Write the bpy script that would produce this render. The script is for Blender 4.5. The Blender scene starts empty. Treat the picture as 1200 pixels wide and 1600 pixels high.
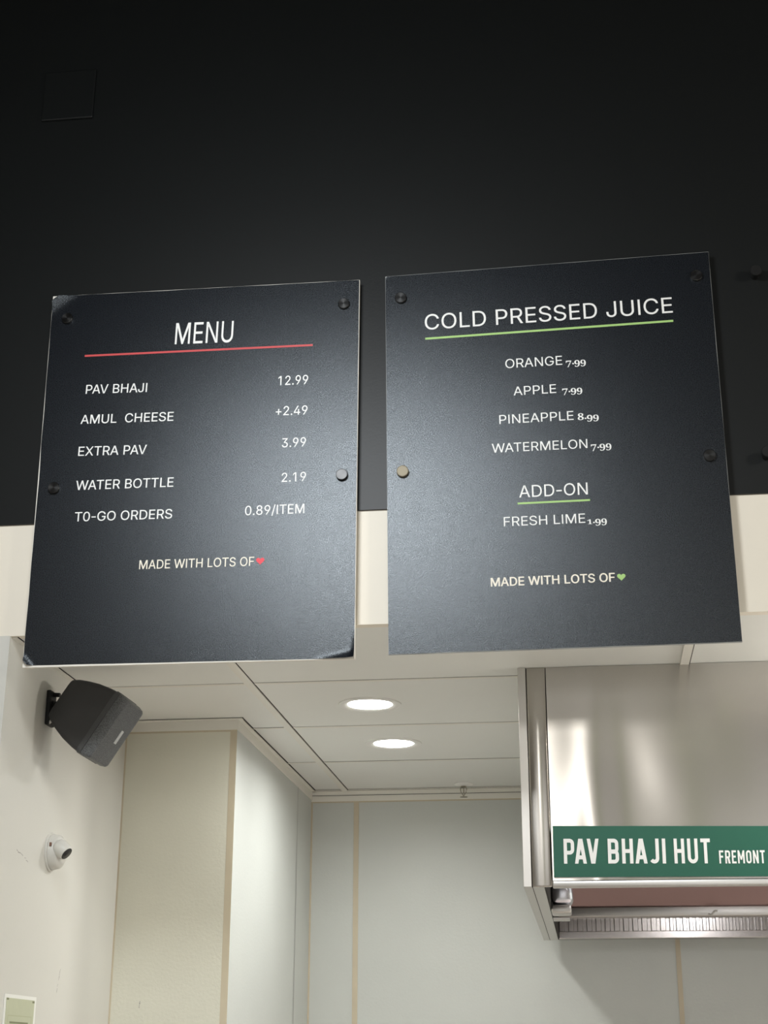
import bpy, bmesh, math, random, json
from mathutils import Vector, Matrix
from mathutils.geometry import tessellate_polygon
PI = math.pi
SC = bpy.context.scene
COL = SC.collection

# ------------------------------------------------------------------ camera
cam_d = bpy.data.cameras.new('camera')
cam = bpy.data.objects.new('camera', cam_d)
COL.objects.link(cam)
rx, ux, bx_ = Vector((.9918, .1280, .0026)), Vector((.0416, -.3414, .9390)), Vector((.1211, -.9312, -.3439))
M = Matrix((rx, ux, bx_)).transposed()
q = M.to_quaternion().normalized()
cam.rotation_mode = 'QUATERNION'
cam.rotation_quaternion = q
cam.location = (0, 0, 1.55)
cam_d.sensor_fit = 'VERTICAL'
cam_d.sensor_height = 24.0
cam_d.lens = 24.0 * 2356.4 / 1600
cam_d.clip_start = .05
SC.camera = cam

# ------------------------------------------------------------------ world, lamps, exposure
SC.view_settings.view_transform = 'Standard'
SC.view_settings.look = 'None'
SC.view_settings.gamma = 1
SC.view_settings.use_curve_mapping = False
SC.view_settings.exposure = 0.0
w = bpy.data.worlds.new('world'); SC.world = w
w.use_nodes = True
w.node_tree.nodes['Background'].inputs[0].default_value = (.85, .9, 1, 1)
w.node_tree.nodes['Background'].inputs[1].default_value = .10

def area(name, loc, target, sx, sy, power, col, spread=180):
    l = bpy.data.lights.new(name, 'AREA'); l.shape = 'RECTANGLE'; l.size = sx; l.size_y = sy
    l.energy = power; l.color = col; l.spread = math.radians(spread)
    o = bpy.data.objects.new(name, l); COL.objects.link(o)
    o.location = loc
    o.rotation_euler = (Vector(target) - Vector(loc)).to_track_quat('-Z', 'Y').to_euler()
    return o
# lamps of the dining room in front of the boards, and two added fills
area('dining_lamp_near', (-.76, 1.80, 3.52), (-.85, 3.6, 1.75), .55, .36, 35, (.93, .97, 1))
area('dining_lamp_middle', (-.18, -1.0, 3.15), (0, 3.6, 1.2), .14, .34, 9, (1, .98, .94))
area('dining_lamp_side', (2.6, 1.6, 3.45), (1.3, 3.6, 1.9),   .4, .4, 30, (1, .95, .86))
area('front_fill', (.3, -4.4, 1.55), (.3, 3.6, 2.0), 4.2, 1.9, 52, (.97, .985, 1))  # unseen soft fill, added to brighten everything from the front
area('rear_wall_fill', (0, -2.0, 3.6), (0, -4.0, 1.5), 1.6, .6, 50, (1, .97, .92))  # unseen fill added to brighten the rear wall for the hood's reflections
def bulb(name, loc, r, power, col):
    l = bpy.data.lights.new(name, 'POINT'); l.shadow_soft_size = r; l.energy = power; l.color = col
    o = bpy.data.objects.new(name, l); COL.objects.link(o); o.location = loc
# serving counter bulbs just inside the opening, right of the frame
bulb('counter_bulb', (1.05, 3.86, 2.49), .04, 20, (1, .965, .90))
bulb('counter_bulb', (1.75, 3.86, 2.47), .04, 20, (1, .965, .90))
# lamp under the hood and an unseen fill light added beyond it
bulb('hood_bulb', (.47, 4.55, 2.24),   .05, 4, (.97, .97, 1))
area('kitchen_fill', (2.62, 4.9, 2.57), (2.62, 4.9, 0), .55, 1.1, 62, (1, 1, .985))

# ------------------------------------------------------------------ material helpers
def mat(name, col, rough=.5, metal=0, spec=.5, bump=0, bscale=100, bdist=.001, var=0, vscale=4, emit=0, aniso=0, tangent=None, detail=3):
    m = bpy.data.materials.new(name); m.use_nodes = True
    nt = m.node_tree; b = nt.nodes['Principled BSDF']
    b.inputs['Base Color'].default_value = (*col, 1)
    b.inputs['Roughness'].default_value = rough
    b.inputs['Metallic'].default_value = metal
    b.inputs['Specular IOR Level'].default_value = spec
    tc = None
    if bump or var:
        tc = nt.nodes.new('ShaderNodeTexCoord')
    if bump:
        n = nt.nodes.new('ShaderNodeTexNoise'); n.inputs['Scale'].default_value = bscale; n.inputs['Detail'].default_value = detail
        nt.links.new(tc.outputs['Object'], n.inputs['Vector'])
        bp = nt.nodes.new('ShaderNodeBump'); bp.inputs['Strength'].default_value = bump; bp.inputs['Distance'].default_value = bdist
        nt.links.new(n.outputs['Fac'], bp.inputs['Height']); nt.links.new(bp.outputs['Normal'], b.inputs['Normal'])
    if var:
        n2 = nt.nodes.new('ShaderNodeTexNoise'); n2.inputs['Scale'].default_value = vscale; n2.inputs['Detail'].default_value = 5
        nt.links.new(tc.outputs['Object'], n2.inputs['Vector'])
        mx = nt.nodes.new('ShaderNodeMix'); mx.data_type = 'RGBA'
        mx.inputs[6].default_value = (*[c * (1 - var) for c in col], 1)
        mx.inputs[7].default_value = (*[min(1, c * (1 + var)) for c in col], 1)
        nt.links.new(n2.outputs['Fac'], mx.inputs[0]); nt.links.new(mx.outputs[2], b.inputs['Base Color'])
    if emit:
        b.inputs['Emission Color'].default_value = (*col, 1); b.inputs['Emission Strength'].default_value = emit
    if aniso:
        b.inputs['Anisotropic'].default_value = aniso; b.inputs['Anisotropic Rotation'].default_value = .25
        tg = nt.nodes.new('ShaderNodeTangent'); tg.direction_type = 'RADIAL'; tg.axis = tangent or 'Z'
        nt.links.new(tg.outputs[0], b.inputs['Tangent'])
    return m

M_BLACKWALL = mat('black_wall_paint', (.0055, .0066, .0067), .45, spec=.36, bump=.12, bscale=160, var=.08)
M_CREAM = mat('cream_wall_paint', (.80, .745, .64), .55, bump=.08, bscale=120, var=.02, vscale=2)
M_LEFTWALL = mat('left_wall_paint', (.60, .592, .545), .45, bump=.06, bscale=90, var=.025, vscale=2.5)
M_FRP = mat('frp_panel_white', (.565, .585, .552), .42, bump=.35, bscale=110, bdist=.0012, var=.04, vscale=5)
M_FRPCOL = mat('frp_panel_warm_lit', (.68, .665, .56), .36, bump=.35, bscale=110, bdist=.0014, var=.06, vscale=6)  # column front: the light's yellow cast is put into the colour
M_TILE = mat('ceiling_tile_vinyl', (.78, .785, .745), .5, bump=.08, bscale=60, var=.025, vscale=3)
M_GRID = mat('ceiling_grid_paint', (.78, .76, .69), .4)
M_GAP = mat('shadow_gap_dark', (.03, .027, .022), .9)
M_TRIM = mat('frp_trim_beige', (.56, .49, .36), .45, var=.08, vscale=14)
M_TRIMW = mat('frp_trim_white', (.36, .36, .34), .45, var=.05, vscale=10)
M_SCUFF = mat('scuff_mark', (.22, .21, .20), .8)
M_FILM = mat('black_print_film', (.0045, .0058, .0085), .37, spec=.74, bump=.5, bscale=480, bdist=.0011, detail=4)
M_CORE = mat('white_foam_core', (.82, .79, .72), .6)
M_CORE_GREY = mat('grey_board_core', (.30, .31, .30), .5)
M_WHITE = mat('white_print', (.86, .86, .84), .5)
M_IVORY = mat('ivory_print', (.86, .80, .68), .5)
M_RED = mat('red_print', (.58, .075, .078), .5)
M_REDH = mat('red_heart_print', (.80, .045, .07), .5)
M_GREEN = mat('light_green_print', (.38, .60, .20), .5)
M_CAP = mat('black_nickel_cap', (.06, .06, .06), .38, metal=1, aniso=.5, tangent='Y')
M_CAPLIT = mat('lit_nickel_cap', (.34, .305, .235), .68, metal=1)  # paler copy of the cap metal, lamp glint put into its colour
M_SIGN = mat('green_sign_enamel', (.007, .098, .060), .5)
M_STEEL = mat('brushed_stainless', (.49, .465, .43), .235, metal=1, bump=.05, bscale=7, bdist=.004, aniso=.92, tangent='Z', detail=1)
M_STEEL2 = mat('plain_stainless', (.62, .60, .57), .40, metal=1, bump=.1, bscale=30, bdist=.001)
M_STEELIN = mat('inner_stainless', (.55, .52, .50), .22, metal=1)
M_FLOORREFL = mat('floor_reflection_steel', (.32, .225, .215), .30, metal=1)  # the floor's red reflection is put into this steel's colour
M_CHROME = mat('polished_fixture', (.76, .76, .82), .26, metal=1, bump=.2, bscale=14, bdist=.004)
M_BLACKPL = mat('black_plastic', (.009, .009, .009), .5, spec=.3)
M_SPK = mat('speaker_cabinet_black', (.036, .036, .037), .55, bump=.1, bscale=500, bdist=.0004)
M_SPKFRAME = mat('speaker_frame_grey', (.06, .062, .064), .45)
M_LOGO = mat('silver_badge', (.55, .56, .56), .4, metal=.5)
M_CAMW = mat('white_camera_plastic', (.56, .55, .51), .38)
M_CAMD = mat('camera_lens_black', (.01, .01, .011), .2)
M_BRASS = mat('sprinkler_metal', (.38, .35, .28), .35, metal=1)
M_PAPER = mat('pale_green_paper', (.47, .49, .35), .5, var=.06, vscale=25)
M_SLEEVE = mat('clear_sleeve_edge', (.78, .78, .74), .3)
M_INK = mat('dark_olive_ink', (.20, .21, .12), .7)
M_INKSOFT = mat('soft_olive_ink', (.42, .44, .29), .7)
M_LENS = mat('led_lens', (1, .97, .90), .5, emit=14)
M_REFL = mat('downlight_trim_white', (.82, .815, .78), .35)
M_QUARRY = mat('red_quarry_tile', (.66, .57, .53), .5, var=.15, vscale=8)
M_DFLOOR = mat('dining_floor', (.60, .58, .54), .5, var=.1, vscale=2)
M_DWALL = mat('dining_wall', (.70, .66, .60), .7, var=.05)
M_DCEIL = mat('dining_ceiling_black', (.01, .01, .01), .8)

def add_sparkle(m, lo, hi, scale):
    # embossed film: gloss varies from grain to grain
    nt = m.node_tree; b = nt.nodes['Principled BSDF']
    tc = nt.nodes.new('ShaderNodeTexCoord'); v = nt.nodes.new('ShaderNodeTexNoise'); v.inputs['Scale'].default_value = scale; v.inputs['Detail'].default_value = 1
    nt.links.new(tc.outputs['Object'], v.inputs['Vector'])
    r = nt.nodes.new('ShaderNodeMapRange'); r.inputs[1].default_value = .3; r.inputs[2].default_value = .7; r.inputs[3].default_value = lo; r.inputs[4].default_value = hi
    nt.links.new(v.outputs['Fac'], r.inputs[0]); nt.links.new(r.outputs[0], b.inputs['Roughness'])
M_FILM.node_tree.nodes['Principled BSDF'].inputs['Specular Tint'].default_value = (.88, .945, .99, 1)
add_sparkle(M_FILM, .19, .38, 500)

def add_grille(m):
    nt = m.node_tree; b = nt.nodes['Principled BSDF']
    tc = nt.nodes.new('ShaderNodeTexCoord'); v = nt.nodes.new('ShaderNodeTexVoronoi'); v.inputs['Scale'].default_value = 420
    nt.links.new(tc.outputs['Object'], v.inputs['Vector'])
    r = nt.nodes.new('ShaderNodeValToRGB'); r.color_ramp.elements[0].position = .25; r.color_ramp.elements[1].position = .5
    r.color_ramp.elements[0].color = (.02, .02, .021, 1); r.color_ramp.elements[1].color = (.105, .11, .113, 1)
    nt.links.new(v.outputs['Distance'], r.inputs[0]); nt.links.new(r.outputs[0], b.inputs['Base Color'])
M_GRILLE = mat('perforated_grille', (.05, .05, .05), .5)
add_grille(M_GRILLE)

# ------------------------------------------------------------------ mesh helpers
KEEP = set()                      # meshes whose faces are already oriented
def obj(name, bm, mats, parent=None, loc=None, smooth=False, kind=None):
    me = bpy.data.meshes.new(name)
    if id(bm) in KEEP: KEEP.discard(id(bm))
    else: bmesh.ops.recalc_face_normals(bm, faces=bm.faces)
    bm.to_mesh(me); bm.free()
    for m in (mats if isinstance(mats, (list, tuple)) else [mats]): me.materials.append(m)
    o = bpy.data.objects.new(name, me); COL.objects.link(o)
    if parent is not None:
        o.parent = parent
        if loc is None:            # world coordinates given: bring them into the parent's frame
            root = parent; off = Vector((0, 0, 0))
            while root is not None: off += root.location; root = root.parent
            me.transform(Matrix.Translation(-off))
        else: o.location = loc
    elif loc is not None:
        me.transform(Matrix.Translation(-Vector(loc))); o.location = loc
    if smooth:
        for p in me.polygons: p.use_smooth = True
    if kind: o['kind'] = kind
    return o
def smooth_by_angle(o, ang=35):
    me = o.data
    for p in me.polygons: p.use_smooth = True
    bm = bmesh.new(); bm.from_mesh(me)
    for e in bm.edges:
        if len(e.link_faces) == 2 and e.calc_face_angle(0) > math.radians(ang): e.smooth = False
    bm.to_mesh(me); bm.free()
    return o
def thing(name, label, cat, loc, group=None):
    o = bpy.data.objects.new(name, None); COL.objects.link(o); o.location = loc; o.empty_display_size = .05
    tag(o, label, cat, group); return o
def tag(o, label, cat, group=None):
    o['label'] = label; o['category'] = cat
    if group: o['group'] = group
    return o
def box(bm, x0, x1, y0, y1, z0, z1, mi=0, bev=0):
    vs = [bm.verts.new((x, y, z)) for x in (x0, x1) for y in (y0, y1) for z in (z0, z1)]
    fs = []
    for idx in ((0, 1, 3, 2), (4, 6, 7, 5), (0, 4, 5, 1), (2, 3, 7, 6), (0, 2, 6, 4), (1, 5, 7, 3)):
        f = bm.faces.new([vs[i] for i in idx]); f.material_index = mi; fs.append(f)
    if bev:
        bmesh.ops.recalc_face_normals(bm, faces=fs)
        es = list({e for f in fs for e in f.edges})
        bmesh.ops.bevel(bm, geom=es, offset=bev, segments=2, affect='EDGES', profile=.5)
def frame_of(axis):
    a = Vector(axis).normalized()
    u = a.cross(Vector((0, 0, 1)) if abs(a.z) < .95 else Vector((1, 0, 0))).normalized()
    return a, u, a.cross(u).normalized()
def lathe(bm, base, axis, prof, n=40, mi=0, cap0=True, cap1=True):
    a, u, v = frame_of(axis); base = Vector(base); rings = []
    for s, r in prof:
        rings.append([bm.verts.new(base + a * s + (u * math.cos(2 * PI * k / n) + v * math.sin(2 * PI * k / n)) * r) for k in range(n)])
    for A, B in zip(rings, rings[1:]):
        for k in range(n):
            bm.faces.new((A[k], A[(k + 1) % n], B[(k + 1) % n], B[k])).material_index = mi
    if cap0: bm.faces.new(rings[0][::-1]).material_index = mi
    if cap1: bm.faces.new(rings[-1]).material_index = mi
def tube(bm, pts, r, n=10):
    pts = [Vector(p) for p in pts]; rings = []
    for i, p in enumerate(pts):
        d = (pts[min(i + 1, len(pts) - 1)] - pts[max(i - 1, 0)])
        a, u, v = frame_of(d)
        rings.append([bm.verts.new(p + (u * math.cos(2 * PI * k / n) + v * math.sin(2 * PI * k / n)) * r) for k in range(n)])
    for A, B in zip(rings, rings[1:]):
        for k in range(n): bm.faces.new((A[k], A[(k + 1) % n], B[(k + 1) % n], B[k]))
    bm.faces.new(rings[0][::-1]); bm.faces.new(rings[-1])
def quadface(bm, pts, mi=0):
    f = bm.faces.new([bm.verts.new(p) for p in pts]); f.material_index = mi; return f
def rrect(hw, hh, r, n=5):
    out = []
    for cx, cy, a0 in ((hw - r, hh - r, 0), (-hw + r, hh - r, 90), (-hw + r, -hh + r, 180), (hw - r, -hh + r, 270)):
        for k in range(n + 1):
            a = math.radians(a0 + 90 * k / n); out.append((cx + r * math.cos(a), cy + r * math.sin(a)))
    return out

# ------------------------------------------------------------------ the setting
CZ = 2.585                        # kitchen ceiling height
WX = -1.440                       # left wall face
BY = 6.03                         # kitchen back wall face
CY, CXR = 4.655, -1.076           # column front and right faces

bm = bmesh.new()
box(bm, -4, 4, 3.61, 3.64, CZ, 2.889, 0)
box(bm, -4, 4, 3.604, 3.76, 2.889, 4.75, 1)
obj('wall_front', bm, [M_CREAM, M_BLACKWALL], kind='structure')

bm = bmesh.new()
box(bm, WX - .12, WX, 3.606, BY + .1, 0, CZ)
def scuff(bm, pts, wd, mi, flip):
    # short rubbed marks a hair proud of the paint; flip: 'x' on the left wall, 'y' on a front facing wall
    random.seed(len(pts) * 7 + int(wd * 1e5))
    for (a, b, w0) in pts:
        n = 5
        for k in range(n):
            t0 = k / n; t1 = t0 + .8 / n
            p0 = (a[0] + (b[0] - a[0]) * t0, a[1] + (b[1] - a[1]) * t0 + random.uniform(-.002, .002))
            p1 = (a[0] + (b[0] - a[0]) * t1, a[1] + (b[1] - a[1]) * t1 + random.uniform(-.002, .002))
            d = Vector((p1[0] - p0[0], p1[1] - p0[1])); nn = Vector((-d.y, d.x)).normalized() * wd * w0 * random.uniform(.5, 1.2)
            P = [(p0[0] - nn.x, p0[1] - nn.y), (p1[0] - nn.x * .6, p1[1] - nn.y * .6), (p1[0] + nn.x * .6, p1[1] + nn.y * .6), (p0[0] + nn.x, p0[1] + nn.y)]
            if flip == 'x': quadface(bm, [(WX + .0004, y, z) for y, z in P], mi)
            else: quadface(bm, [(x, CY - .0004, z) for x, z in P], mi)
scuff(bm, [((3.78, 2.064), (3.83, 2.055), 1), ((3.84, 2.052), (3.87, 2.045), .7), ((4.185, 1.795), (4.175, 1.762), .9), ((4.172, 1.755), (4.166, 1.728), 1.2)], .0014, 1, 'x')
obj('wall_left', bm, [M_LEFTWALL, M_SCUFF], kind='structure')
bm = bmesh.new(); box(bm, -4, WX - .12, 3.606, 3.64, 0, CZ)
obj('wall_front_left', bm, M_LEFTWALL, kind='structure')

bm = bmesh.new()
box(bm, WX, CXR, CY, BY, 0, CZ, 0)
for f in bm.faces:
    if abs(f.calc_center_median().x - CXR) < .001: f.material_index = 1
scuff(bm, [((-1.345, 1.727), (-1.347, 1.708), 1)], .0015, 2, 'y')
quadface(bm, [(CXR + .0008, 5.725, 0), (CXR + .0008, 5.734, 0), (CXR + .0008, 5.734, CZ), (CXR + .0008, 5.725, CZ)], 3)
obj('wall_column', bm, [M_FRPCOL, M_FRP, M_SCUFF, M_TRIMW], kind='structure')

bm = bmesh.new(); box(bm, CXR, 3.0, BY, BY + .1, 0, CZ)
obj('wall_back', bm, M_FRP, kind='structure')
bm = bmesh.new(); box(bm, 3.0, 3.1, 3.64, BY + .1, 0, CZ)
obj('wall_right', bm, M_FRP, kind='structure')
bm = bmesh.new(); box(bm, WX - .2, 3.1, 3.44, BY + .1, -.05, 0)
obj('floor', bm, M_QUARRY, kind='structure')
# the dining room the photograph is taken from
bm = bmesh.new(); box(bm, .52, .88, -4.5, -4.3, 0, 4.75); obj('added_pier', bm, mat('green_reflection_pier', (.66, .74, .52), .6), kind='structure')  # unseen pier, added for the green band reflected in the hood
bm = bmesh.new(); box(bm, -4, 4, -4.5, 3.44, -.05, 0); obj('floor_dining', bm, M_DFLOOR, kind='structure')
bm = bmesh.new(); box(bm, -4, 4, -4.6, -4.5, 0, 4.75); obj('wall_rear', bm, M_DWALL, kind='structure')
bm = bmesh.new(); box(bm, -4.1, -4, -4.6, 3.76, 0, 4.75); obj('wall_dining_left', bm, M_DWALL, kind='structure')
bm = bmesh.new(); box(bm, 4, 4.1, -4.6, 3.76, 0, 4.75); obj('wall_dining_right', bm, M_DWALL, kind='structure')
bm = bmesh.new(); box(bm, -4.1, 4.1, -4.6, 3.76, 4.75, 4.8); obj('ceiling_dining', bm, M_DCEIL, kind='structure')

# kitchen ceiling: tiles with holes for the two recessed lamps, dark reveal lines, T grid
LAMPS = [(-.626, 4.493), (-.627, 5.095)]
LR = .076
bm = bmesh.new()
NS = 40
ys = [3.64, (LAMPS[0][1] + LAMPS[1][1]) / 2, BY + .1]
for (lx, ly), (ya, yb) in zip(LAMPS, ((ys[0], ys[1]), (ys[1], ys[2]))):
    x0, x1 = WX - .12, 3.1
    ring = [bm.verts.new((lx + LR * math.cos(2 * PI * k / NS), ly + LR * math.sin(2 * PI * k / NS), CZ)) for k in range(NS)]
    sq = []
    h = .15
    for k in range(NS):
        c, s = math.cos(2 * PI * k / NS), math.sin(2 * PI * k / NS); t = h / max(abs(c), abs(s))
        sq.append(bm.verts.new((lx + c * t, ly + s * t, CZ)))
    for k in range(NS): bm.faces.new((ring[k], ring[(k + 1) % NS], sq[(k + 1) % NS], sq[k]))
    for a, b, c, d in ((x0, lx - h, ya, yb), (lx + h, x1, ya, yb), (lx - h, lx + h, ya, ly - h), (lx - h, lx + h, ly + h, yb)):
        quadface(bm, [(a, c, CZ), (b, c, CZ), (b, d, CZ), (a, d, CZ)])
box(bm, WX - .12, 3.1, 3.64, BY + .1, CZ + .14, CZ + .16, 0)
def strip(x0, x1, y0, y1, mi, drop): box(bm, x0, x1, y0, y1, CZ - drop, CZ + .0005, mi)
TEES = [4.181, 4.792, 5.402, 5.985]
RUN = [(-.949, -.925), (.287, .311), (1.52, 1.544)]
for a, b in RUN:
    strip(a, b, 3.64, BY, 1, .004)
    strip(b, b + .0035, 3.64, BY, 2, .0004)
bays = [(WX, -.949), (-.9215, .287), (.3145, 1.52), (1.5475, 3.0)]
GAPW = [(.0012, .0045, .0016, .004), (.0022, .0016, .0045, .004), (.003, .002, .003, .002), (.002, .002, .003, .002)]
for bi, (a, b) in enumerate(bays):
    for ti, ty in enumerate(TEES):
        aa = a
        if bi == 0 and ty > 4.6: aa = CXR
        strip(aa, b, ty + .0045, ty + .022, 1, .0012)
        strip(aa, b, ty, ty + GAPW[bi][ti], 2, .0003)
strip(.287, .311, 3.70, 3.71, 1, .0016)
obj('ceiling', bm, [M_TILE, M_GRID, M_GAP], kind='structure')

# wall angles that carry the ceiling edge
bm = bmesh.new()
box(bm, WX, WX + .014, 3.62, CY, CZ - .003, CZ - .0004, 0); box(bm, WX + .0145, WX + .018, 3.62, CY, CZ - .0012, CZ - .0003, 1)
box(bm, WX, CXR + .020, CY - .022, CY, CZ - .003, CZ - .0004, 0); box(bm, WX, CXR + .024, CY - .026, CY - .0225, CZ - .0012, CZ - .0003, 1)
box(bm, CXR, CXR + .018, CY, BY, CZ - .003, CZ - .0004, 0); box(bm, CXR + .0185, CXR + .023, CY - .022, BY, CZ - .0012, CZ - .0003, 1)
box(bm, CXR, 3.0, BY - .022, BY, CZ - .003, CZ - .0004, 0); box(bm, CXR, 3.0, BY - .028, BY - .0225, CZ - .0012, CZ - .0003, 1); box(bm, CXR, 3.0, BY - .0065, BY - .001, CZ - .0190, CZ - .0175, 1)
obj('trim_1', bm, [M_GRID, M_GAP], kind='structure')
# cap mouldings at the top of the wall panels
bm = bmesh.new()
box(bm, WX, CXR + .003, CY - .0015, CY, CZ - .034, CZ - .003)
box(bm, CXR, CXR + .004, CY, BY, CZ - .034, CZ - .003)
box(bm, CXR, 3.0, BY - .006, BY, CZ - .018, CZ - .003)
box(bm, CXR, 3.0, BY - .004, BY, CZ - .042, CZ - .0185)
obj('trim_2', bm, M_GRID, kind='structure')
# beige moulding strips between the wall panels
def trim(n, *bx):
    bm = bmesh.new()
    for b in bx: box(bm, *b)
    obj('trim_%d' % n, bm, M_TRIM, kind='structure')
trim(3, (CXR - .021, CXR + .001, CY - .0003, CY, 0, CZ - .034))
trim(4, (WX, WX + .005, CY - .001, CY, 0, CZ - .034), (WX + .005, CXR - .021, CY - .0003, CY, CZ - .040, CZ - .034))
trim(5, (-.9025, -.882, BY - .003, BY, 0, CZ - .042))
trim(6, (.335, .353, BY - .003, BY, 0, CZ - .042))
trim(7, (CXR, CXR + .006, BY - .003, BY, 0, CZ - .042), (CXR, 3.0, BY - .0025, BY, CZ - .047, CZ - .042))

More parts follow.
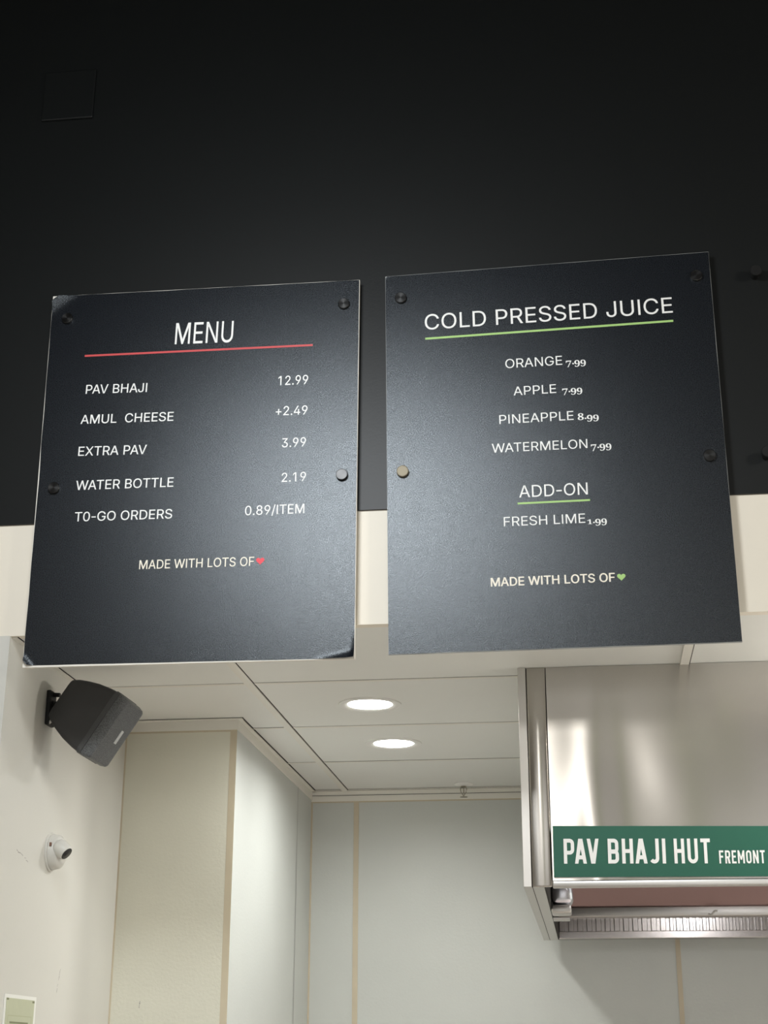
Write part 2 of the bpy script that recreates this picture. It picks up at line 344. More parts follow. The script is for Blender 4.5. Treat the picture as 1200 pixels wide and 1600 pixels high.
# ------------------------------------------------------------------ lettering
GL = json.loads(r'''{"I":{"A":[480,[[[16,0],[201,509],[276,509],[463,0],[395,0],[287,302],[264,372],[232,478],[245,478],[213,371],[191,302],[85,0]],[[110,142],[110,199],[370,199],[370,142]]]],"B":[456,[[[60,0],[60,509],[241,509],[274,507],[304,501],[329,491],[350,477],[367,461],[381,442],[390,421],[396,398],[398,374],[397,353],[393,336],[387,320],[378,307],[368,295],[356,286],[343,278],[329,272],[315,267],[315,262],[331,260],[347,254],[363,245],[378,234],[391,220],[402,203],[411,184],[416,161],[418,136],[416,111],[410,88],[400,67],[386,48],[368,31],[344,18],[317,8],[284,2],[247,0]],[[125,57],[245,57],[281,60],[309,67],[330,80],[344,96],[353,115],[355,137],[354,153],[350,169],[342,184],[333,197],[320,209],[306,218],[289,225],[269,229],[248,231],[125,231]],[[125,285],[238,285],[256,287],[273,290],[288,296],[302,304],[314,314],[323,326],[330,340],[335,355],[336,372],[333,393],[326,412],[313,429],[294,442],[270,449],[240,452],[125,452]]]],"C":[510,[[[267,-7],[225,-3],[186,7],[150,25],[119,49],[92,79],[70,115],[53,157],[44,203],[40,254],[44,305],[53,352],[70,393],[92,429],[119,459],[150,484],[186,501],[225,512],[267,516],[293,514],[317,511],[340,504],[362,496],[383,485],[402,471],[419,456],[435,438],[448,418],[459,397],[467,373],[473,348],[408,348],[404,365],[397,380],[389,395],[380,407],[369,418],[357,428],[344,437],[330,444],[315,449],[300,453],[284,455],[267,456],[237,453],[209,445],[184,432],[161,414],[141,391],[125,364],[113,332],[106,295],[103,254],[106,213],[113,177],[125,145],[141,117],[161,94],[184,76],[210,63],[237,56],[267,53],[284,54],[300,56],[315,60],[330,65],[344,72],[357,81],[369,90],[380,102],[389,114],[397,128],[404,144],[408,160],[473,160],[467,135],[459,112],[448,91],[435,71],[420,53],[402,38],[383,24],[363,13],[341,5],[317,-2],[293,-6]]]],"D":[502,[[[219,0],[96,0],[96,57],[215,57],[254,60],[288,68],[318,81],[343,99],[363,122],[379,149],[390,181],[397,216],[399,255],[397,294],[390,329],[379,361],[364,388],[344,410],[320,428],[291,441],[258,449],[221,452],[93,452],[93,509],[225,509],[273,505],[315,495],[353,478],[385,455],[412,426],[433,391],[449,351],[458,306],[462,255],[458,205],[449,159],[433,119],[411,83],[384,54],[351,31],[312,14],[268,3]],[[125,509],[125,0],[60,0],[60,509]]]],"E":[419,[[[60,0],[60,509],[372,509],[372,452],[125,452],[125,286],[355,286],[355,229],[125,229],[125,57],[375,57],[375,0]]]],"F":[410,[[[60,0],[60,509],[369,509],[369,452],[125,452],[125,278],[346,278],[346,221],[125,221],[125,0]]]],"G":[520,[[[269,-7],[225,-3],[185,7],[149,25],[118,49],[91,79],[69,116],[53,157],[43,203],[40,254],[43,305],[53,352],[69,393],[91,429],[117,459],[149,484],[184,501],[223,512],[265,516],[291,514],[316,510],[340,504],[363,494],[384,483],[403,469],[421,453],[436,436],[449,416],[460,395],[468,373],[474,349],[408,349],[402,365],[395,379],[387,393],[378,406],[368,417],[356,427],[344,436],[330,443],[315,448],[300,453],[283,455],[265,456],[236,453],[209,445],[183,432],[160,414],[141,392],[125,364],[113,332],[106,295],[103,254],[106,213],[113,177],[125,145],[141,117],[161,95],[184,76],[210,63],[238,56],[269,53],[296,55],[322,61],[345,71],[365,85],[382,102],[396,123],[407,147],[413,173],[415,202],[434,199],[283,199],[283,256],[478,256],[478,200],[475,160],[466,124],[451,91],[431,62],[406,38],[377,19],[344,5],[308,-4]]]],"H":[517,[[[60,0],[60,509],[125,509],[125,289],[392,289],[392,509],[457,509],[457,0],[392,0],[392,232],[125,232],[125,0]]]],"I":[300,[[[31,0],[31,57],[118,57],[118,452],[31,452],[31,509],[269,509],[269,452],[183,452],[183,57],[269,57],[269,0]]]],"J":[396,[[[185,-7],[143,-2],[106,11],[75,33],[52,63],[38,100],[33,145],[33,173],[98,173],[98,145],[100,117],[108,93],[122,74],[139,61],[160,53],[185,50],[209,53],[230,61],[248,74],[261,93],[269,117],[272,145],[272,509],[336,509],[336,145],[332,100],[318,63],[294,33],[263,11],[227,-2]]]],"L":[393,[[[60,0],[60,509],[125,509],[125,57],[361,57],[361,0]]]],"M":[628,[[[60,0],[60,509],[152,509],[277,187],[287,159],[299,123],[311,84],[322,49],[307,49],[318,83],[330,121],[342,158],[352,187],[476,509],[568,509],[568,0],[504,0],[504,291],[504,327],[505,369],[506,413],[507,457],[513,457],[498,409],[482,363],[467,322],[456,291],[342,0],[286,0],[170,291],[159,321],[145,361],[129,408],[112,457],[119,457],[120,416],[121,372],[122,328],[122,291],[122,0]]]],"N":[523,[[[60,0],[60,509],[136,509],[343,183],[363,151],[388,107],[414,55],[405,54],[401,108],[399,157],[399,195],[399,509],[463,509],[463,0],[387,0],[202,290],[177,331],[148,381],[108,452],[119,454],[122,384],[124,328],[125,291],[125,0]]]],"O":[533,[[[267,-7],[225,-3],[186,7],[150,25],[119,49],[92,79],[70,115],[53,157],[44,203],[40,254],[44,305],[53,352],[70,393],[92,429],[119,459],[150,484],[186,501],[225,512],[267,516],[309,512],[348,501],[384,484],[415,459],[442,429],[464,393],[480,352],[490,305],[493,254],[490,203],[480,157],[464,115],[442,79],[415,49],[384,25],[348,7],[309,-3]],[[267,53],[296,55],[324,63],[349,76],[372,94],[392,116],[408,144],[420,176],[428,213],[430,254],[428,295],[420,332],[408,365],[392,392],[372,415],[349,433],[324,446],[296,453],[267,456],[237,453],[210,445],[184,433],[161,415],[142,392],[125,364],[113,332],[106,295],[103,254],[106,213],[113,176],[125,144],[142,117],[161,94],[184,76],[210,63],[237,55]]]],"P":[445,[[[60,0],[60,509],[235,509],[272,506],[305,499],[332,487],[356,471],[375,452],[390,430],[400,404],[407,377],[409,348],[407,318],[400,291],[390,265],[375,243],[356,223],[332,207],[305,195],[272,188],[235,186],[109,186],[109,242],[233,242],[257,244],[279,248],[297,256],[312,266],[324,279],[333,294],[339,310],[343,328],[344,348],[343,367],[339,385],[333,402],[324,416],[312,428],[297,439],[279,446],[257,451],[232,452],[125,452],[125,0]]]],"R":[449,[[[60,0],[60,509],[236,509],[273,506],[305,500],[333,489],[356,473],[376,455],[390,433],[401,408],[407,381],[409,352],[407,323],[401,296],[390,271],[376,250],[356,232],[333,217],[305,206],[273,200],[236,198],[96,198],[96,255],[234,255],[258,256],[280,260],[298,267],[313,276],[325,287],[334,300],[340,316],[344,333],[345,352],[344,371],[340,389],[334,405],[325,419],[313,430],[298,440],[279,446],[258,451],[233,452],[125,452],[125,0]],[[353,0],[230,229],[303,229],[428,0]]]],"S":[447,[[[224,-9],[188,-7],[156,-1],[128,9],[102,23],[81,40],[64,60],[51,83],[42,109],[38,137],[104,137],[108,118],[114,102],[123,88],[136,76],[150,66],[166,59],[185,53],[204,50],[224,49],[246,50],[267,54],[286,60],[303,69],[317,79],[329,92],[338,106],[344,122],[346,139],[344,154],[340,168],[332,179],[322,189],[310,197],[296,205],[245,222],[184,239],[145,253],[112,269],[86,289],[67,313],[56,341],[52,372],[54,400],[62,425],[75,448],[92,468],[113,484],[138,498],[165,508],[195,514],[227,516],[259,514],[289,508],[316,498],[340,484],[360,468],[377,449],[390,427],[398,403],[401,378],[337,378],[332,402],[320,421],[302,437],[280,449],[254,456],[225,459],[204,457],[185,454],[167,448],[152,440],[139,430],[129,418],[121,405],[117,391],[115,376],[117,359],[122,345],[131,334],[142,324],[155,315],[169,308],[212,293],[264,279],[312,264],[328,256],[344,248],[359,238],[372,226],[384,213],[395,198],[402,180],[407,161],[408,139],[406,112],[399,87],[386,64],[370,43],[349,25],[323,11],[294,0],[261,-7]]]],"T":[449,[[[32,452],[32,509],[417,509],[417,452],[257,452],[257,0],[193,0],[193,452]]]],"U":[517,[[[259,-8],[220,-6],[186,2],[154,15],[126,33],[103,55],[85,80],[71,108],[63,140],[60,173],[60,509],[124,509],[124,178],[126,155],[132,133],[141,113],[153,95],[169,80],[187,68],[208,59],[232,53],[259,52],[285,53],[309,59],[331,68],[349,80],[364,95],[377,113],[385,133],[391,155],[393,178],[393,509],[457,509],[457,173],[454,140],[446,108],[433,80],[414,55],[391,33],[363,15],[332,2],[297,-6]]]],"V":[480,[[[204,0],[16,509],[84,509],[192,206],[215,137],[248,31],[235,31],[267,138],[290,206],[395,509],[463,509],[278,0]]]],"W":[686,[[[155,0],[16,509],[82,509],[163,196],[175,145],[187,94],[197,40],[189,40],[200,94],[211,145],[224,196],[306,509],[380,509],[462,196],[474,145],[486,94],[497,40],[488,40],[499,94],[510,145],[523,196],[603,509],[670,509],[530,0],[455,0],[368,323],[351,391],[336,475],[350,475],[335,395],[318,323],[230,0]]]],"X":[474,[[[18,0],[217,284],[217,236],[29,509],[104,509],[178,400],[204,361],[223,329],[243,292],[232,292],[252,329],[272,361],[298,400],[374,509],[446,509],[259,239],[259,287],[456,0],[382,0],[292,129],[268,165],[250,195],[230,231],[244,231],[225,196],[206,166],[182,129],[91,0]]]],"0":[453,[[[227,-7],[191,-3],[158,7],[130,24],[105,48],[85,77],[69,113],[57,155],[50,202],[48,254],[50,306],[57,353],[69,395],[85,431],[106,461],[130,484],[159,502],[191,512],[227,516],[262,512],[295,502],[323,484],[348,461],[368,431],[384,395],[396,353],[403,306],[405,254],[403,202],[396,155],[384,113],[368,77],[348,48],[323,24],[295,7],[263,-3]],[[227,50],[250,52],[271,60],[290,74],[306,92],[320,116],[330,144],[338,176],[342,213],[344,254],[342,295],[338,332],[330,365],[320,393],[306,416],[290,435],[271,449],[250,457],[227,460],[203,457],[182,449],[163,435],[147,416],[134,393],[123,365],[115,332],[111,295],[109,254],[111,213],[115,176],[123,144],[134,116],[147,92],[163,74],[182,60],[203,52]]]],"1":[453,[[[76,0],[76,55],[391,55],[391,0]],[[276,509],[276,0],[212,0],[212,448],[209,448],[86,358],[86,427],[198,509]]]],"2":[453,[[[64,0],[64,47],[234,229],[282,282],[294,298],[303,312],[311,327],[316,341],[319,356],[320,371],[319,389],[315,405],[308,419],[298,431],[287,441],[273,449],[258,455],[241,458],[224,460],[205,458],[188,454],[172,447],[159,438],[148,427],[139,413],[132,398],[128,381],[127,362],[66,362],[68,391],[75,418],[86,442],[102,464],[121,482],[143,496],[168,507],[196,513],[225,516],[254,513],[281,507],[306,497],[328,482],[346,465],[361,445],[372,423],[379,398],[381,372],[380,354],[377,336],[371,318],[363,299],[351,280],[336,259],[267,180],[153,60],[153,57],[389,57],[389,0]]]],"3":[453,[[[218,-7],[188,-5],[159,1],[133,10],[108,22],[88,38],[70,57],[57,79],[48,104],[44,132],[109,132],[112,115],[118,100],[126,87],[137,76],[150,66],[165,59],[182,54],[200,51],[219,50],[239,51],[258,55],[275,61],[291,69],[304,80],[315,93],[323,108],[328,125],[329,145],[328,163],[323,180],[316,196],[306,211],[292,223],[275,234],[254,241],[229,246],[201,248],[157,248],[157,299],[288,448],[288,452],[70,452],[70,509],[372,509],[372,461],[211,278],[211,289],[247,290],[279,286],[308,276],[333,262],[354,244],[371,222],[383,198],[391,173],[393,145],[390,116],[383,90],[370,66],[354,45],[333,27],[309,12],[281,2],[251,-5]]]],"4":[453,[[[40,105],[40,158],[247,509],[311,509],[109,166],[109,163],[413,163],[413,105]],[[282,0],[282,121],[282,146],[282,318],[343,318],[343,0]]]],"5":[453,[[[221,-7],[192,-5],[165,1],[140,11],[118,25],[99,41],[83,60],[71,82],[63,105],[60,130],[122,130],[125,115],[130,102],[138,89],[148,78],[160,68],[173,60],[188,54],[204,51],[221,50],[241,51],[259,56],[276,64],[291,75],[304,89],[314,104],[322,122],[326,141],[328,162],[326,183],[321,203],[314,221],[303,237],[290,251],[275,262],[257,270],[238,275],[218,277],[201,276],[184,273],[167,268],[152,262],[139,255],[128,246],[67,253],[96,509],[366,509],[366,452],[151,452],[134,301],[136,301],[148,311],[162,318],[178,325],[194,330],[212,333],[229,334],[252,332],[274,328],[294,321],[313,311],[330,299],[345,285],[358,269],[370,251],[379,231],[386,210],[390,187],[391,163],[388,132],[381,102],[369,76],[352,52],[332,32],[309,15],[282,3],[253,-4]]]],"6":[453,[[[226,-7],[196,-4],[168,3],[142,15],[119,31],[100,51],[84,74],[73,101],[66,130],[64,162],[65,187],[71,212],[80,239],[93,268],[112,302],[137,340],[252,509],[322,509],[151,261],[145,261],[151,270],[157,279],[165,288],[174,295],[184,302],[196,307],[208,311],[221,313],[235,314],[265,312],[291,305],[316,295],[337,280],[355,262],[370,240],[380,215],[387,187],[389,157],[387,127],[379,98],[368,73],[352,50],[333,30],[310,14],[284,3],[257,-4]],[[226,48],[245,50],[263,55],[279,63],[293,73],[304,86],[314,101],[322,119],[326,137],[327,157],[326,178],[322,196],[314,213],[304,228],[293,241],[279,251],[263,259],[245,264],[226,265],[207,264],[190,259],[174,252],[160,241],[148,229],[138,214],[131,197],[126,179],[125,158],[126,138],[131,119],[138,102],[148,86],[160,73],[174,63],[190,55],[207,50]]]],"7":[453,[[[97,0],[323,448],[323,452],[62,452],[62,509],[391,509],[391,449],[165,0]]]],"8":[453,[[[226,-7],[193,-5],[163,1],[136,11],[111,25],[91,42],[74,62],[62,84],[54,109],[52,135],[53,156],[58,176],[65,195],[75,212],[87,228],[101,241],[117,252],[134,260],[153,265],[153,267],[129,276],[109,289],[93,308],[80,330],[73,354],[70,380],[73,405],[79,429],[90,450],[106,469],[124,485],[146,498],[170,508],[197,514],[226,516],[255,514],[282,508],[306,498],[328,485],[346,469],[361,450],[373,429],[379,405],[382,380],[379,354],[372,330],[359,308],[343,289],[323,276],[300,267],[300,265],[319,260],[335,252],[351,241],[365,228],[377,212],[387,195],[395,176],[399,156],[401,135],[398,109],[391,84],[378,62],[362,42],[341,25],[317,11],[289,1],[259,-5]],[[226,49],[248,50],[267,54],[285,60],[300,69],[313,79],[323,91],[331,106],[335,121],[337,139],[335,157],[330,173],[322,189],[312,202],[298,213],[283,223],[265,230],[247,234],[226,235],[206,234],[187,230],[169,223],[154,213],[140,202],[130,189],[122,173],[117,157],[115,139],[117,121],[121,106],[129,91],[139,79],[152,69],[167,60],[185,54],[205,50]],[[226,290],[244,291],[260,294],[274,300],[287,308],[298,318],[307,330],[314,344],[318,359],[319,376],[318,392],[314,407],[308,420],[299,432],[288,442],[275,449],[260,455],[244,459],[226,460],[208,459],[192,455],[177,449],[164,442],[153,432],[145,420],[138,407],[134,392],[133,376],[134,359],[138,344],[145,330],[154,318],[165,308],[178,300],[193,294],[209,291]]]],"9":[453,[[[226,516],[256,513],[285,506],[310,494],[333,478],[352,458],[368,434],[380,408],[387,378],[389,347],[387,322],[382,296],[373,270],[359,240],[340,207],[315,168],[200,0],[130,0],[301,248],[307,248],[302,238],[295,229],[287,221],[278,214],[268,207],[257,202],[245,198],[232,195],[218,195],[188,197],[161,203],[137,214],[116,229],[98,247],[83,269],[72,294],[66,321],[64,352],[66,382],[73,411],[85,436],[101,459],[120,479],[143,494],[168,506],[196,513]],[[226,460],[207,459],[190,454],[174,446],[160,435],[148,423],[138,407],[131,390],[127,372],[125,352],[127,331],[131,313],[138,295],[148,280],[160,268],[174,257],[190,250],[207,245],[226,243],[245,245],[263,249],[279,257],[293,267],[305,280],[314,295],[322,312],[326,330],[327,350],[326,371],[322,390],[314,407],[305,422],[293,435],[279,446],[263,454],[245,459]]]],".":[188,[[[95,-4],[83,-3],[73,1],[63,9],[55,18],[51,29],[50,41],[51,53],[55,64],[63,73],[73,81],[83,85],[95,87],[107,85],[118,81],[128,73],[135,64],[140,53],[141,41],[140,29],[135,18],[128,9],[118,1],[107,-3]]]],"+":[453,[[[198,34],[198,364],[255,364],[255,34]],[[61,172],[61,226],[391,226],[391,172]]]],"-":[453,[[[337,244],[337,188],[114,188],[114,244]]]],"/":[249,[[[235,533],[71,-76],[14,-76],[178,533]]]]},"B":{"1":[375,[[[65,0],[65,36],[120,36],[131,37],[139,40],[146,45],[150,53],[153,64],[154,79],[154,416],[108,365],[94,355],[81,348],[67,346],[57,347],[48,352],[40,359],[33,369],[29,381],[28,396],[74,412],[91,420],[111,432],[132,447],[179,482],[254,482],[254,79],[255,66],[257,56],[261,47],[267,41],[276,37],[288,36],[343,36],[343,0]]]],"7":[375,[[[111,0],[289,406],[113,406],[93,403],[80,391],[74,372],[70,338],[30,338],[33,480],[353,480],[353,447],[168,0]]]],"8":[375,[[[183,-7],[148,-5],[118,1],[91,11],[69,24],[51,39],[38,57],[28,78],[22,99],[20,122],[23,150],[32,173],[47,193],[67,211],[91,227],[119,242],[94,259],[74,276],[57,296],[45,316],[38,339],[36,364],[37,385],[42,404],[50,423],[62,441],[79,456],[99,469],[125,478],[156,484],[191,486],[235,483],[271,471],[299,453],[318,429],[330,401],[334,369],[332,344],[324,322],[310,305],[292,289],[270,274],[244,260],[280,240],[309,220],[330,199],[344,177],[352,153],[355,127],[350,88],[335,55],[310,29],[276,9],[234,-3]],[[203,283],[218,293],[230,304],[239,317],[245,332],[249,350],[250,370],[249,383],[247,395],[243,407],[237,418],[230,428],[222,436],[212,442],[200,446],[187,447],[170,445],[156,438],[145,426],[137,410],[132,392],[130,372],[132,351],[139,333],[149,318],[163,306],[181,294]],[[187,32],[208,34],[226,42],[241,55],[253,72],[260,92],[262,116],[259,136],[252,154],[239,170],[220,185],[195,200],[164,216],[150,205],[137,192],[126,178],[118,161],[112,142],[111,120],[113,95],[120,74],[132,56],[147,42],[165,34]]]],"9":[375,[[[152,-7],[127,-5],[106,-2],[88,4],[73,12],[62,22],[53,33],[47,45],[44,57],[42,69],[43,79],[46,87],[50,94],[57,100],[65,104],[75,107],[83,88],[92,71],[103,56],[118,45],[135,38],[156,36],[188,43],[213,67],[232,106],[244,160],[251,230],[240,218],[227,207],[212,198],[195,191],[176,186],[155,185],[119,189],[87,201],[60,220],[40,248],[28,282],[24,324],[26,355],[32,383],[42,409],[56,431],[74,450],[95,466],[120,477],[147,484],[177,486],[209,484],[238,476],[264,463],[287,444],[307,420],[323,390],[335,353],[343,310],[345,261],[344,225],[340,190],[334,157],[326,126],[315,97],[301,72],[284,49],[264,30],[241,14],[215,3],[185,-4]],[[184,233],[199,234],[212,239],[224,245],[235,255],[243,265],[251,278],[248,330],[242,372],[231,403],[217,424],[201,437],[181,441],[164,438],[149,429],[137,413],[128,391],[123,362],[121,328],[123,294],[131,267],[144,248],[161,237]]]]}}''')
G = GL['I']; GB = GL['B']
G['I'] = [190, [[[63, 0], [63, 509], [127, 509], [127, 0]]]]
if sum(a[0] * b[1] - b[0] * a[1] for a, b in zip(G['H'][1][0], G['H'][1][0][1:] + G['H'][1][0][:1])) > 0: G['I'][1][0].reverse()
for ch_, (xa, ya) in {'P': (109, 186), 'R': (96, 198)}.items():
    p_ = G[ch_][1][0]; k_ = p_.index([xa, ya]); yb_ = p_[k_ + 1][1]
    G[ch_][1] = [p_[:k_] + [[125, ya], [125, 0]], [[125, yb_]] + p_[k_ + 2:-1]] + G[ch_][1][1:]
G['1'] = [453, G['1'][1][1:]]
G['M'] = [628, [[[60, 0], [60, 509], [152, 509], [314, 118], [476, 509], [568, 509], [568, 0], [505, 0], [505, 400], [340, 0], [288, 0], [123, 400], [123, 0]]]]
G['W'] = [686, [[[12, 509], [80, 509], [187, 105], [310, 509], [376, 509], [499, 105], [606, 509], [674, 509], [535, 0], [466, 0], [343, 400], [220, 0], [151, 0]]]]
G[' '] = [200, []]
KERN = {'AV': -45, 'VA': -45, 'PA': -40, 'WA': -30, 'AT': -38, 'TA': -38, 'TO': -12, 'AJ': -10, 'LT': -40, 'RA': -8, 'FR': 0, 'P ': -10, 'T0': -12, 'D-': -70, '-O': -70, '0-': -70, '-G': -70}
CAP = 509.0
def sarea(p): return sum(p[i][0] * p[(i + 1) % len(p)][1] - p[(i + 1) % len(p)][0] * p[i][1] for i in range(len(p))) / 2
def inside(pt, poly):
    c = False; x, y = pt
    for i in range(len(poly)):
        (x0, y0), (x1, y1) = poly[i], poly[i - 1]
        if (y0 > y) != (y1 > y) and x < (x1 - x0) * (y - y0) / (y1 - y0) + x0: c = not c
    return c
def glyph_tris(polys):
    if not polys: return []
    sg = sarea(max(polys, key=lambda p: abs(sarea(p)))) > 0
    outs = [p for p in polys if (sarea(p) > 0) == sg]; holes = [p for p in polys if (sarea(p) > 0) != sg]
    res = []
    for k_, o in enumerate(outs):
        grp = [o] + [h for h in holes if inside(h[0], o)]
        flat = [pt for g in grp for pt in g]
        for t in tessellate_polygon([[Vector((x, y, 0)) for x, y in g] for g in grp]): res.append([(*flat[i], k_) for i in t])
    return res
def layout(text, bold=0):
    x = 0; tris = []
    for i, c in enumerate(text):
        adv, polys = G[c]
        # heavier weights are overprinted a little to each side, each pass a hair above the last
        for lay, (dx, dy) in enumerate(((0, 0),) if not bold else ((0, 0), (bold, 0), (-bold, 0), (0, bold * .7), (0, -bold * .7))):
            tris += [[(px + x + dx, py + dy, 2 * lay + z_[0]) for px, py, *z_ in t] for t in glyph_tris(polys)]
        x += adv + KERN.get(text[i:i + 2], 0)
    return tris
def layout_old(text):
    # old style bold figures: 1 at x height, 7 and 9 hanging, 8 standing tall; unit = x height
    x = 0; tris = []
    for c in text:
        if c == '.':
            polys = [[[.16 * math.cos(a * PI / 6), .30 + .16 * math.sin(a * PI / 6)] for a in range(12)]]
            tris += [[(px + x + .2, py, *z_) for px, py, *z_ in t] for t in glyph_tris(polys)]; x += .42; continue
        adv, polys = GB[c]
        h = 482.0
        sc, dy = {'1': (1.0 / h, 0), '7': (1.42 / h, -.42), '9': (1.42 / h, -.42), '8': (1.45 / h, 0)}[c]
        sx = max(sc, 1.25 / h)
        xs = [p[0] for pl in polys for p in pl]; x0 = min(xs); wd = (max(xs) - x0) * sx
        tris += [[((px - x0) * sx + x, py * sc + dy, *z_) for px, py, *z_ in t] for t in glyph_tris(polys)]
        x += wd + .10
    return tris
def place_text(bm, tris, P0, P1, cap, unit, Y, mi=0):
    xs = [p[0] for t in tris for p in t]; a, b = min(xs), max(xs)
    d = Vector((P1[0] - P0[0], P1[1] - P0[1])); L = d.length; d.normalize(); n = Vector((-d.y, d.x))
    for t in tris:
        pts = []
        for px, py, *lay in t:
            s = (px - a) / (b - a) * L; h = py / unit * cap
            pts.append((P0[0] + d.x * s + n.x * h, Y - .00003 * (lay[0] if lay else 0), P0[1] + d.y * s + n.y * h))
        f = quadface(bm, pts, mi)
        f.normal_update()
        if f.normal.y > 0: f.normal_flip()
    KEEP.add(id(bm))
def heart(bm, c, wd, Y):
    pts = []
    for k in range(40):
        t = 2 * PI * k / 40
        pts.append((16 * math.sin(t) ** 3, 13 * math.cos(t) - 5 * math.cos(2 * t) - 2 * math.cos(3 * t) - math.cos(4 * t)))
    s = wd / 32
    for t in tessellate_polygon([[Vector((x, y, 0)) for x, y in pts]]):
        f = quadface(bm, [(c[0] + pts[i][0] * s, Y, c[1] + (pts[i][1] + 2) * s) for i in t]); f.normal_update()
        if f.normal.y > 0: f.normal_flip()
def rule(bm, P0, P1, wd, Y):
    d = Vector((P1[0] - P0[0], P1[1] - P0[1])).normalized(); n = Vector((-d.y, d.x)) * wd / 2
    f = quadface(bm, [(P0[0] - n.x, Y, P0[1] - n.y), (P1[0] - n.x, Y, P1[1] - n.y), (P1[0] + n.x, Y, P1[1] + n.y), (P0[0] + n.x, Y, P0[1] + n.y)])
    f.normal_update()
    if f.normal.y > 0: f.normal_flip()

# ------------------------------------------------------------------ the two menu boards
YF = 3.5739                      # face of the printed film
YT = YF - .0004                  # print on it
def bil(c, u, v):                # corners TL, TR, BR, BL
    tl, tr, br, bl = [Vector(p) for p in c]
    return tl * (1 - u) * (1 - v) + tr * u * (1 - v) + br * u * v + bl * (1 - u) * v
def board(root, c, inset, core_mat, creases, thick):
    bm = bmesh.new()
    fr = [bm.verts.new((p[0], YF + .0008, p[1])) for p in c]; bk = [bm.verts.new((p[0], YF + .0008 + thick, p[1])) for p in c]
    bm.faces.new(fr); bm.faces.new(bk[::-1])
    for i in range(4): bm.faces.new((fr[i], bk[i], bk[(i + 1) % 4], fr[(i + 1) % 4]))
    obj('core_panel', bm, core_mat, root)
    bm = bmesh.new(); NU, NV = 150, 180
    random.seed(3)
    def wob(t, k): return .5 + .5 * math.sin(t * 9 + k) * math.sin(t * 23 + 2 * k)
    grid = []
    for j in range(NV + 1):
        row = []
        for i in range(NU + 1):
            u, v = i / NU, j / NV
            l = inset['l'](v); r_ = inset['r'](v); t = inset['t'](u); b = inset['b'](u)
            W_, H_ = .855, 1.055
            uu = l / W_ + u * (1 - (l + r_) / W_); vv = t / H_ + v * (1 - (t + b) / H_)
            p = bil(c, uu, vv); y = YF
            for (A, B, slope, cut, bulge) in creases:
                A2, B2 = Vector(A), Vector(B); d = (B2 - A2).normalized(); n = Vector((-d.y, d.x))
                s = (p - A2).dot(n)
                if s > 0:
                    if cut and s > cut: p = p - n * (s - cut) * .96; s = cut
                    y -= slope * (s - bulge * (1 - math.exp(-s / bulge)))
            row.append(bm.verts.new((p.x, y, p.y)))
        grid.append(row)
    for j in range(NV):
        for i in range(NU):
            bm.faces.new((grid[j][i], grid[j + 1][i], grid[j + 1][i + 1], grid[j][i + 1]))
    KEEP.add(id(bm))
    f = obj('printed_film', bm, M_FILM, root, smooth=True)
    return f
def standoff(root, x, z, capmat, label=None):
    bm = bmesh.new(); lathe(bm, (x, YF + .0108, z), (0, 1, 0), [(0, .0095), (3.6036 - YF - .0108, .0095)], 28)
    s = obj('standoff', bm, M_CAP, root, smooth=False); smooth_by_angle(s)
    bm = bmesh.new()
    lathe(bm, (x, YF + .0004, z), (0, -1, 0), [(0, .0155), (.0085, .0155), (.0100, .0142), (.0100, .0132), (.0096, .0128), (.0096, .004)], 36)
    c_ = obj('standoff_cap', bm, capmat, s); smooth_by_angle(c_)
    if label: c_['label'] = label
    return s

